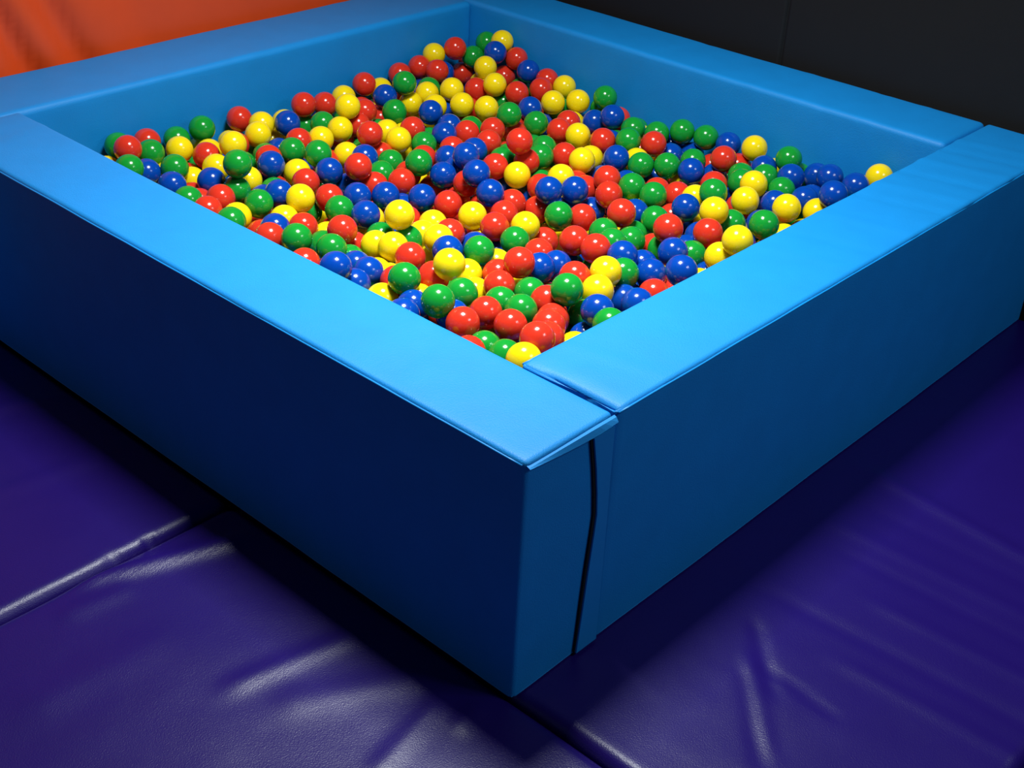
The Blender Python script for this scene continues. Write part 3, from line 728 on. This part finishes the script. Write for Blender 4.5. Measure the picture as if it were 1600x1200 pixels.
    ('G', 17761, 17022, 3274, 'half-hidden green ball near back corner, yellow left, red right, yellow above, green below'),
]
random.seed(5)
proto = {}
for c, x, y, z, label in BALLS:
    if c not in proto:
        proto[c] = bpy.data.objects.new('ball', ball_mesh(PL[c])); o = proto[c]
    else:
        o = proto[c].copy()
    COL.objects.link(o)
    o.location = (x / 1e4, y / 1e4, z / 1e4)
    o.rotation_euler = (random.uniform(-1, 1), random.uniform(-1, 1), random.uniform(0, 6.28))
    o['label'] = label; o['category'] = 'ball'; o['group'] = 'plastic balls heaped in the pit'

# the rest of the heap, seen only through the gaps between the others
REST = '''
Y074319343470 R055017513199 R051816713362 Y043519913560 R049220333208 Y089120323106 R081518983612 Y105119643585 Y104318773205 B093118433296 G085918153394 G078318263298
B091917253024 R094916453468 G093016472716 R104117312957 B180120163479 Y153718822916 R139018933091 B158517883168 G192917653234 B174414983126 R119118563022 G131018183074
Y132216023049 R110014543293 B121313683394 R114712962855 Y127216702978 G145713843143 G140511972991 B131112762869 R147911723035 R113111753115 B132311932811 G196114243405
R189713023535 B191210923204 Y166610453467 B156310923034 B066415763367 R052714123271 R064016402941 Y081212983228 Y066013023181 R066912063203 B080911892948 G059711403283
Y078010283080 B097509782821 Y083407672985 G070408862846 B130010202963 B123409773145 Y121609532426 B103307653004 G104506903146 R145111003147 B153509783304 B170309932997
R146707593154 R127106743126 B181108553162 B183105293447 Y168604603032 Y152704293468 G196006533404 R162706423366 B157405353385 B149005323011 B138006043373 B130405873286
B122904663177 Y109304013673 R108804623195 R113305622817 B100505523051 R048711083258 Y061910593130 Y059509873322 Y055708423419 B058908472713 R057307693214 R040805303836
G073105483072 Y064404223486 B087005893193 Y128703443709 R029206333791 Y033910933673 Y045202833780 B028218733806 G028417263775 R084902903752 G117703013757 G031512203700
G032808343734 Y167402903805 G028503893814 B183303173807 B175702883793 B032207303723 B034016203746 G033414133749 G174203723749 B195703033806 B030009763727 R029705013807
Y065102943774 R134402913726 B156303073747 Y033203273789 B034013043703 G031715273758 R093102843754 B077203213759 B109102853706 B036117493772 B055602883660 Y037206093632
R146202853685 R033719603672 B049403603631 Y030220293769 Y035009083592 G181304113486 B173612053412 B039703563485 G101402933527 G037414803429 B195904723540 B041111893364
R152819323486 Y165318283515 R088212283244 G191603623517 Y078503993510 G136403643447 R194720323557 R034804453552 R088903523421 B078409243110 G187015313306 R028611543333
G082606543182 G194919433394 B157415533241 Y184418753356 B052212803178 Y038918183359 G035710103324 R028616593358 G147506153211 B038706803324 Y056418953329 B041213643274
Y195707313325 R040316933308 Y179518143361 R122608113044 B176315773306 G073116153278 R163317273316 Y089410702992 R070803233309 G112816923140 Y038315653349 R121503623283
R138514573080 G155313653240 R179011263206 G126519203259 B161107903099 R127213852919 R038402813239 B164911243008 R097211372844 B161603463242 G159812932984 R034705353188
Y182114303201 B166219853205 Y141508662971 B174406463164 B056304943239 G040408513165 Y040412843115 Y170912753124 Y169708893112 Y040309493130 G180912463141 B066409522987
B098313572911 Y098919513138 G028415673185 R028514463161 B028510553206 R131604963108 R063303413194 R092612932947 R137919743234 R166315503173 R055003953242 B187904643260
G150303553171 Y029007803234 B112907782908 B113703503182 Y111209982899 Y041004823195 G170618973185 G138616573062 R071617093087 B145209422920 Y028618223220 Y190012073181
Y096403763141 Y134917403078 R129404033187 G122512942961 R065114773024 B084704633000 R079602893100 Y132208572834 R048702983072 Y169205653039 Y057720063095 B105015702864
R150514472908 B029112643035 Y060006832960 G119417552928 Y164216372986 Y074812732787 Y182206203039 G088819203002 B107811102713 B049711972920 G084714562848 B050006253105
Y077420333136 Y048919263055 B150516742966 R170017493002 B042907763037 G037619123174 R075313812811 G040811103009 G145812942833 R092606412977 G098812142681 B090308012857
B125720303046 G098908422788 G176903283146 G051109583018 G195015433088 B169303553118 Y134806582870 B067706592929 Y029119383094 B031106773096 B037720263159 B162807143022
Y046918043104 R144804233027 Y194716363074 B077608512847 Y152406763033 Y187013662981 R064719133032 Y144915162834 G063217323038 Y114306862917 Y116214872811 G084413572804
Y157719833060 R059305942974 R182616123021 R079415882880 B030803623092 Y120411682685 G132003153039 B043505803020 G152502813094 R189809253036 G195412673127 R102212932694
B188702853203 Y106820143010 Y028408773092 Y161514022875 B032817283097 Y099410582774 Y045015023054 Y136115342816 R028813443037 Y163112042875 Y047915742986 Y134613662773
B171307583010 R047404213137 R057809222887 R081617162783 Y188506682993 B028704542943 Y126314902667 R150008262760 R106306102733 G048907012848 R136204392881 Y106814912674
G069819722913 R159709722747 Y169913962904 B093503042912 Y138205202798 Y194105282936 G124502903002 Y097917982787 B071210892746 R108512122555 Y104716482729 R116610942535
R087511672589 G176405352969 G186907712868 R044814222855 R090307172696 R090008802626 G057313232759 G135910812620 Y109102902930 G083609712750 B072318652954 R148610322666
B155611932765 Y030202843075 B142317392813 Y048413432855 G183717332921 B177019442940 B189505903016 B092904402849 G071715542741 B097115722745 B119707392753 B042810162856
B110018372799 R178909652827 B124215782676 R147019562995 B189714492889 R074407512727 R091714062693 G114015652667 B049205142907 Y139507252704 B064107552802 R059114372763
R065613882779 Y153709142691 R062904752870 R177513352857 G140702982942 Y156805982832 R156804722854 G077106132779 B154007542858 Y055615092809 G175510602815 R029205923004
G083003882875 G107214052618 Y121105632855 Y185911502861 R196113502975 B074803972756 Y035311622708 G165014712668 G098514682557 Y118104112727 G179407112759 Y077119282751
B055010642725 Y028620182862 Y037916272874 R176004572804 R167618362750 Y126511132422 G035407692823 B090505332672 G105803672718 R030409712817 R071211762608 G174411712712
G145106662640 B160402812783 G071010032536 R061711872663 Y084612762551 B188219402854 G171616112733 R108019382719 Y156703822761 Y056003182893 R046708672694 B104709372454
Y155615042608 Y153213122564 R195403322893 Y081011032513 R082618632716 B106808262492 R032914972742 Y169508252670 B080805452702 Y078215102621 G144716102711 G121419632748
R163205182844 R047117202749 G157417012677 B193304152804 R124108722514 G037604202823 G163108742723 B131007842523 B056716542721 Y154516112695 Y118716822613 Y186603532903
B037106232804 R120813592439 Y129509572482 R195011612731 R117508332480 R150311162553 B138812752490 G133620282785 R063115522684 G072017822700 Y141211342466 Y149620322764
Y054218192757 Y097820252801 R188016592758 Y174520172875 R187818272805 B164110472685 R038703442726 B162619302702 Y042319732783 G108507072419 B163306372600 R125312232338
R166713172466 B039807062593 B118606372474 G036414162654 R090210192323 R128105632536 Y182215242672 R186510562625 G095618772549 Y034217972653 G139218102535 R102204582612
G088215362499 R141609992385 B099006982520 R109610452281 G177308022553 B189215692617 G189212842664 R043018652750 B132019102565 R035212402585 B065005442586 G194208032615
R066512752446 R063418052606 R187208522613 G193320112680 G056512452531 Y063804012630 B087618072546 Y147712302363 R086406402500 R063511032461 G139508072475 B139709172421
B110517442551 Y114604832569 R101502872706 Y097009062383 B143414172404 B185405232684 R145518852594 B178618442638 Y126010262306 Y091612302291 Y149817812595 Y156410342420
B083620112612 R084216462593 B169602842704 Y098406182467 B116602882685 G136703672612 Y080607092532 B169806812562 G194218882756 B054511452486 R128517612511 B067502882673
G173416932595 G062009952525 B075904842626 B093311002292 B045816422581 B183504412659 G174503632497 G071308262318 B174914422461 B143605702411 G094813272241 R147903082535
Y164515632428 B076209312356 Y096217252336 Y042511832449 Y034010462535 B083008442254 G173705882453 Y079213272265 R101711542238 R033008462564 R097807882231 G066320282500
B158518332507 R052604412476 B173308912424 B070916392481 B184320032572 B133116832341 G194917342545 R112511522216 R163417722519 B131814322325 Y053913822371 B049307882459
B165904072489 G056919172576 G110212992194 G093519552449 Y123104862393 B042115512467 B168611372330 B180211132416 B045910872461 Y090503712552 R079712122200 R131413182201
G194610482493 B135815992344 G142019922477 G033918812512 Y100813812219 G053906452438 R035513252509 Y183002882530 R145004822427 G068514912351 B127206852329 Y111316582313
G152413872305 R043912792390 G146608752278 G195908922533 G032016702505 R040409072464 B119112792168 R039617142518 R112720332481 Y078710222278 G050503662576 R106005252387
R169312372457 Y158408202391 G128103992431 G125018532436 Y114414352203 B195806872562 Y055607332446 R054715852410 B159411262270 G119815312224 R151304312488 R028911122515
Y115518922360 R112308772063 G132904762280 Y033519572420 R195514852363 R073914312196 R173510082275 R043406212349 Y036709732318 Y054209732293 R153005162323 Y041914742327
B152519542392 G131811662090 Y149515592179 R147507282200 R168019762405 Y140715262186 B040505322347 G064509042208 B195113942318 G031605472369 G132008722077 G181413882292
R179712882254 G159713002156 B071505892296 B169405012357 B028414132446 Y083213962095 G053317312308 B173617722351 B063206372271 B166209582210 R040308252336 R156906822233
G141316662297 B051319922486 B101119612320 B174815302310 Y195212392374 G058305182323 B086009212067 G117617962245 B148717032264 B195906082458 B028207602368 Y028215972409
Y180116602363 Y102818292268 R134110132032 R064917332283 G074920102409 G046409622341 Y135505812280 R084502852407 G181209052357 G085607522133 B072717182287 Y183219062371
R069619022320 B180612082253 B090414702138 B102815392189 B070513402177 G111809622009 B072906672341 Y127419892314 R190109812420 R050214842313 R123814452098 Y044604232389
R132415222134 Y098103562309 B079517852303 G145113142087 G097910112110 R028412042333 G125516642164 B092515912148 B028503842388 R150309632170 B113007792116 G044502942428
Y158514422255 B160112232158 R063214172097 B187906832190 B103310881848 G103412511871 B035102852369 R050312062121 Y138106772076 Y166517042210 G059203472242 R115805642064
B187217632268 Y145510672048 Y068504652187 G083704662219 G113403612183 B063408042178 R051805662234 G038820312353 B132218212140 G065907192103 B079815832108 Y083219282274
G095204872132 G072811282010 R041817962272 G150606022125 B104308781960 R122607732083 G118316212058 Y123403272243 B106514581962 R160920172218 Y062616562151 Y088017332164
Y104506502060 G120710671889 B032904722326 B075003312223 R164213892112 R163807482159 B053708832092 G130202882297 G181806252269 G138013491950 Y170718942336 Y048818892232
B059020012257 Y159916392210 B161804742185 R119811851856 Y193916272219 R174213542141 Y188303882239 B189111172144 R099916122084 G186014752197 G061013342092 Y110015832015
G188305812239 R132612421971 G028206822236 R029709132213 R038911112141 R060215002139 Y194818182240 B153311741989 B155203152219 G141111911910 B072312461973 G104617152057
Y076507772033 G193304932233 Y191702872262 G053102832232 G093006532030 G178005022203 R080106112007 B163205672101 Y028713042068 B145318092026 Y051712911995 B150814831975
Y077616571971 B182615862078 R106803002087 G153118642044 R064212071893 G107718872034 G115813691798 G046014082100 G176906812061 G139402972081 Y138219172084 Y080214741916
R055610851953 G084012781783 Y084010691873 Y086005541987 Y039516272099 G073115451931 G154309001911 R069003892052 R177120112106 B114019642072 G092408541924 R182207482136
B091011551801 G041610341987 R092020282122 B142104052126 R154607521983 B136507531950 G057618522061 R118506851864 R171416422025 B125812821771 G167803372131 R145708041978
B163408801940 B028318092151 Y182110142051 R179904032086 G041413462010 Y189313492025 G099005542016 G123906021949 G082103582036 Y113112241709 G108204551986 G069118262101
Y125415841899 Y076808721861 R068209631866 G168710621948 G168114961988 R104909911726 Y125213751792 Y120909011817 Y105407751838 B046307162096 Y174602932127 R071110461849
G064515771955 B188212282039 Y114917181962 Y138010821821 G140617441982 R093509491795 B090616631937 Y089818842018 R120220152074 R195807431945 R091907791721 B148116351866
Y096812191613 B049116181899 R171107921901 R029214902035 G134919962024 Y143009291693 B194809371902 G153717821883 Y152210261734 G177908401852 Y145719391952 Y089113561693
R085906781789 R105620231956 B139712721627 G129610761662 G158203971974 G172511791800 R126209561687 Y030010091953 Y195919551971 R112710571573 B091802981914 G128805251812
B119304061949 Y045920252028 R028302821994 R034017481939 R082311551699 R046317311919 R114515071692 Y095315121693 G139405051932 G063410501790 B055407901872 Y099918981872
R158115221886 R154112621733 Y107713671646 Y154411001702 Y036106651997 R046805001952 B036807601972 B139214561718 R124617761851 B163318621947 Y167606391942 Y147314061705
Y077218921919 Y030120262003 B098717831808 R116402851909 B078109691700 G045408871888 B110517861847 B028408371925 G121719021862 G146406591794 B125108381684 Y104903811873
R087709991620 R076604831861 Y192315461953 Y038304131960 R049211261839 Y186816891956 R187018481948 R138408241690 Y041119261986 Y097807261770 G156017081914 Y118509931699
B028519141972 R107011771561 B061004421922 G091204201896 B035614471822 R062405651817 Y161619431906 Y106516391623 G188608301855 Y055614411729 R188320131896 B166713181634
B167717711794 R132806341721 G064111291693 B175918271801 B037212161723 B064303001817 G153920181868 B194311781873 B100709301487 B149103831821 G132604051782 R083519861777
Y110106011704 G036905891872 Y116204851817 R042103441837 B110406831684 Y155408261640 G054503971852 G049610351667 G045108041764 B180917621788 G057006681740 R097414121608
R100313341472 B132817251665 Y172109151674 Y080917221683 Y084118301762 R097816721619 B073019581863 G160310411624 Y069920321804 G115212951454 G163311631660 Y050118241819
G125115091620 B153013501600 R076612991558 G147305421732 G173212571784 B075207081719 R133716421690 B154415941674 Y095711001464 R032511401815 Y134609291620 G064119591843
Y032713661781 B037115281790 B177810751699 B058109361725 G086815651688 G126311521558 G158009671590 B091512811491 G177414621732 Y187509091740 R195503861940 B157406111724
Y195413021847 R186704601807 Y077413931585 R125907131609 B053315321791 Y191810231770 G130419261824 B162102871920 G055616731764 G066912961606 B036818531850 B168815701704
R171704391814 B099808201542 Y183111491724 B114611431454 G176619161845 B116808311520 R066414711634 G136315651599 G130014401571 R085614421459 Y146903041753 G049006571614
Y195806651725 B192614401725 G119314241343 B056113591518 R073206111561 G060817621662 B115918411554 Y031416411653 B101515551432 B069316811668 R053319261725 R133303141640
G144520251762 R045112681586 G056112161558 Y131013391377 Y060107381561 R109909091370 B153804671726 Y185502881713 G082408321454 R069207991528 B193705651701 B069505371640
G179609441568 Y175306061717 Y065008671479 G036709121662 G135011961343 B097819791633 G137918351582 Y077912131438 B173317111651 B044511811560 B044815481677 G196017601691
B122016841503 R169609941548 G143815171479 G166920181694 G028515651651 R032103541703 B046105731726 Y098006181500 Y076910941413 R069713791506 R090519541684 B169605341651
R089904901581 B101204481682 R188419361697 B073017651604 R144511371409 R142910281426 Y105405361627 B162106941600 R154914241509 Y194118841705 G181905501696 Y131807961434
B042709661642 G169014021525 B146908701381 B037005151655 G035419601580 Y064706681515 B036310801464 B093116141349 B162716661467 R118315731289 Y147212871354 Y079415421443
B048113711412 G051008511421 R162312481454 Y154519371559 R187307591518 B091618191442 Y185614041564 G120310451152 B164207921485 G186912851466 G030204451569 Y035912891519
G090205981368 Y029707221565 Y039916931513 G164504021527 G135310211266 Y125420051504 G196104571606 R029412081473 R138813891288 G182315301496 B125504531486 R169806961463
R188306341535 Y100510451201 B046104171545 R120305541442 Y065318731514 G098803041554 Y195603081566 B056815961488 Y162314621420 B142203601496 R113020221521 Y141107231381
R181113361476 B075903871550 B084316451414 B113707611313 B195520321628 R101814731229 B053620261674 B145018691481 R125603531512 R138405821431 G054305981476 R160605121477
Y179216301486 B028705511546 B049509361401 Y086409091240 B107412991261 G112204061525 R063603731515 G082907501393 R194311001508 Y073002951526 B070116061510 B104818341505
G079805391423 Y074314791357 G174803701560 G053804831500 R122212291223 R056703101531 Y087703531485 G143617011399 Y042106971475 B149112051253 G087912181229 G185403691558
B186110791474 Y083204441465 B188116011525 B084702811585 R165109311370 R046714701498 R149407631395 R112509811197 R150709591324 G117506281340 Y196116761532 R108908221239
Y168619171564 G087910831190 B070011701368 G105919401469 B127118621369 Y152606751339 G139119801372 G093717411273 B061015231363 B098811681033 G029918501418 G134511231061
B065709971186 Y160418061393 R185510011331 B101612531039 B147715831257 G118619681353 B178004821396 R104517061276 Y140816191257 Y038402861431 G177707491428 R195408271362
B070104381438 Y069307251231 G045919611482 B159913311271 Y094508771093 Y158003371428 B029014461388 B075018451324 R107403211345 B118709331113 R181406741363 Y041617991494
R052617411439 G102207401139 Y080406591284 Y049303411498 G061814201243 G151615111224 Y130208851083 Y114016691202 G166910811213 R140304371429 B058210171215 R109914361146
Y088920291404 Y044818761390 G109415491254 B098603801362 B083313291147 R157011931149 Y126606121216 B106711211016 G074609261164 R057411261246 R038120321455 G028817241410
Y038108061343 Y133506941199 Y116817691248 R051707291340 R178912301315 R097105211262 R181419821506 G063104991393 B129215771158 B083819031452 G081410251205 G121407791120
R116703361334 B094006901179 B040613711231 G170603011257 B093609740937 R146706041134 G093413741026 G039215881293 R183808551225 B029009601320 R052912711117 G063212121123
Y048016701330 G110412060928 G122608680947 B061916731222 R116414870956 Y112105401220 R162815961141 Y158120001245 G140108870975 G056218211292 B058908241160 R116613650915
Y148717681233 B104209740947 R127510120992 Y130312450950 Y126413940955 G127617561144 Y074408451106 G120511280950 R069510961008 B132415081096 G036710051238 B091214970990
B157608991130 R193512511267 Y138817681154 R097818641186 B154617171149 G168508481138 G104806521068 B062320171273 G076020031234 B189818011383 G170216351258 Y095207840988
R141909650985 B152718621269 B187514711238 B195913631335 R069519311232 G171914801206 B044410941247 R135705061170 R032306541249 Y073210271079 Y028513021270 G176310091197
G172819811293 B066817941248 R189717201291 Y086317641144 B182318411284 B160318911277 R030208011222 Y164105861281 Y173811321184 R029110361233 G103013931052 B168912061088
R118607041039 R040806021221 B075716541150 Y084211480928 R068115331087 G124513090906 R118704361156 B039114771187 R149610721096 G075907611056 B063109220930 G170618281110
Y194315521161 B061905861073 R180214351049 R044008771124 Y032715321084 Y116912600746 B195519371143 R179303081176 R141413060874 Y147619551160 B079303191085 B128716561050
Y157304411074 Y156907381015 B072914140884 G188505221163 R190109441092 G036503961226 Y054204171095 G158610870931 G102708960801 R109017661086 B072512710898 R140712070800
R093812970773 B061813100967 B173713341063 Y103516150956 Y145913930942 Y136919051167 Y195307261147 G049111521017 B152816391064 G051015661073 G141308050967 Y076311680828
G103620111137 G058419191117 R152605351084 G147604571046 G032908781072 G176308341085 Y110418801019 Y090204291074 B166417291083 R182706001098 B124114690883 R187911571116
G192903801168 G133204291037 G045305191126 B132020011075 Y105704041129 Y028519671174 Y138702871162 Y137116831008 B126405251036 G162702801148 G076717290993 Y037711621099
G127602871128 R141410930825 Y162810050947 G053314290995 B174815511071 Y029811271081 G090518911035 Y083714010836 G033717801150 B076013420919 Y155112720966 G170109650824
G150303480963 G030303051116 Y031313820926 B121118960895 B171604090975 G165104740976 B175818991039 R070005680917 G098304530900 R094610800690 Y158515120859 Y046213130924
B048617981027 B180004121032 B088715730769 G133814060690 R179810900906 R088210230702 B154813720819 G063802911027 B081012620799 R154008370834 R141015070755 Y174817601020
R121117160805 R195511560960 B110610590661 G044312320877 G176005561045 R043503400994 Y127106750783 Y134109500672 B037418981116 Y164313940898 G081614930739 G091911580689
G044207581032 B077004430989 G184119291013 B089416840862 Y172406450910 Y105404880850 B134118270914 B095520120940 Y033504840984 B110906910758 B145706830844 R160206600919
B154810130810 B128019340952 G080808760750 R100317670963 G185016630996 R051110500875 B055608910835 G102713200650 R189819921008 Y089305320857 G070303660985 Y104605670910
B096915650734 Y196010340982 R139306310813 R114308760731 R085419740967 B045010020893 Y143705310898 B081015990876 Y054006670888 G069406530918 R128010980699 Y063207580830
B135103530950 G092902891003 G165312960819 Y165319811008 R028416131002 Y083705890874 Y083507980764 Y148911320590 G179520220862 R057014970732 Y078719340891 R173307220816
G029103930971 G165703490870 B064404430847 B069316240765 G185713670772 B066513730675 B109113940505 G034105740842 B184117680908 G036912630767 G045606590837 B116605890682
Y036707150831 R194118550951 Y057911790661 G114111440559 G187903160939 B096506370673 G185312360810 Y104011920449 B111316000627 R050019370846 B138507240643 R162712210636
B188604380921 Y062610640654 Y187415640802 B167215390796 Y145610310568 R043017320807 G107214900627 Y176709190748 G130211740475 Y120520300842 Y042004390897 G143118360816
R098014280536 B133508110597 R104307940573 G120811950466 R195706170895 Y051608180726 Y186807120854 Y146116590737 R134616130641 G065008510660 R068017130855 R164807240827
B053916490780 Y097316860726 G037409350761 R154006070740 R084906930650 B037516570839 B146420330852 G051302870920 Y121216230645 B143004000801 B118209850518 Y044516190786
B041519790852 Y096919350874 B194614280897 Y111904470732 G049314990747 R148908990693 R188808070890 R172704890805 Y050305730849 G175916740789 Y059917440831 B111719620879
Y062206810772 G080118040811 B178011790734 G126903780792 R133113260545 R089812360502 R196004880850 R082309670632 G112002800881 Y057205070857 R062715850741 B080110910608
R044314320767 Y147312510621 B069118570692 R193608810723 B087103550695 Y171710510551 Y055709840539 B119903100679 R149007720614 B117618180641 G134210560460 G034320030734
B036210670642 R159305220700 Y155817850739 G029118950722 B067214620639 Y104018480715 R076706100639 R178707740625 Y156719360731 R101903140687 B188810840670 B151614360500
G195413220684
'''
def rest_mesh():
    bm = bmesh.new(); bmesh.ops.create_icosphere(bm, subdivisions=3, radius=R_BALL)
    bm.verts.ensure_lookup_table()
    tv = [v.co.copy() for v in bm.verts]; tf = [tuple(v.index for v in f.verts) for f in bm.faces]; bm.free()
    V = []; Fc = []; MI = []
    for tok in REST.split():
        c = 'RGBY'.index(tok[0]); x, y, z = int(tok[1:5]), int(tok[5:9]), int(tok[9:13])
        p = Vector((x / 1e3, y / 1e3, z / 1e4)); b = len(V)
        V += [t + p for t in tv]; Fc += [(a + b, q + b, r + b) for a, q, r in tf]; MI += [c] * len(tf)
    me = bpy.data.meshes.new('ball_heap'); me.from_pydata(V, [], Fc); me.update()
    for k in 'RGBY': me.materials.append(PL[k])
    me.polygons.foreach_set('material_index', MI)
    me.polygons.foreach_set('use_smooth', [True] * len(Fc))
    o = bpy.data.objects.new('ball_heap', me); COL.objects.link(o)
    o['label'] = 'mixed red, green, blue and yellow plastic balls filling the pit beneath the others'
    o['category'] = 'balls'; o['kind'] = 'stuff'
rest_mesh()
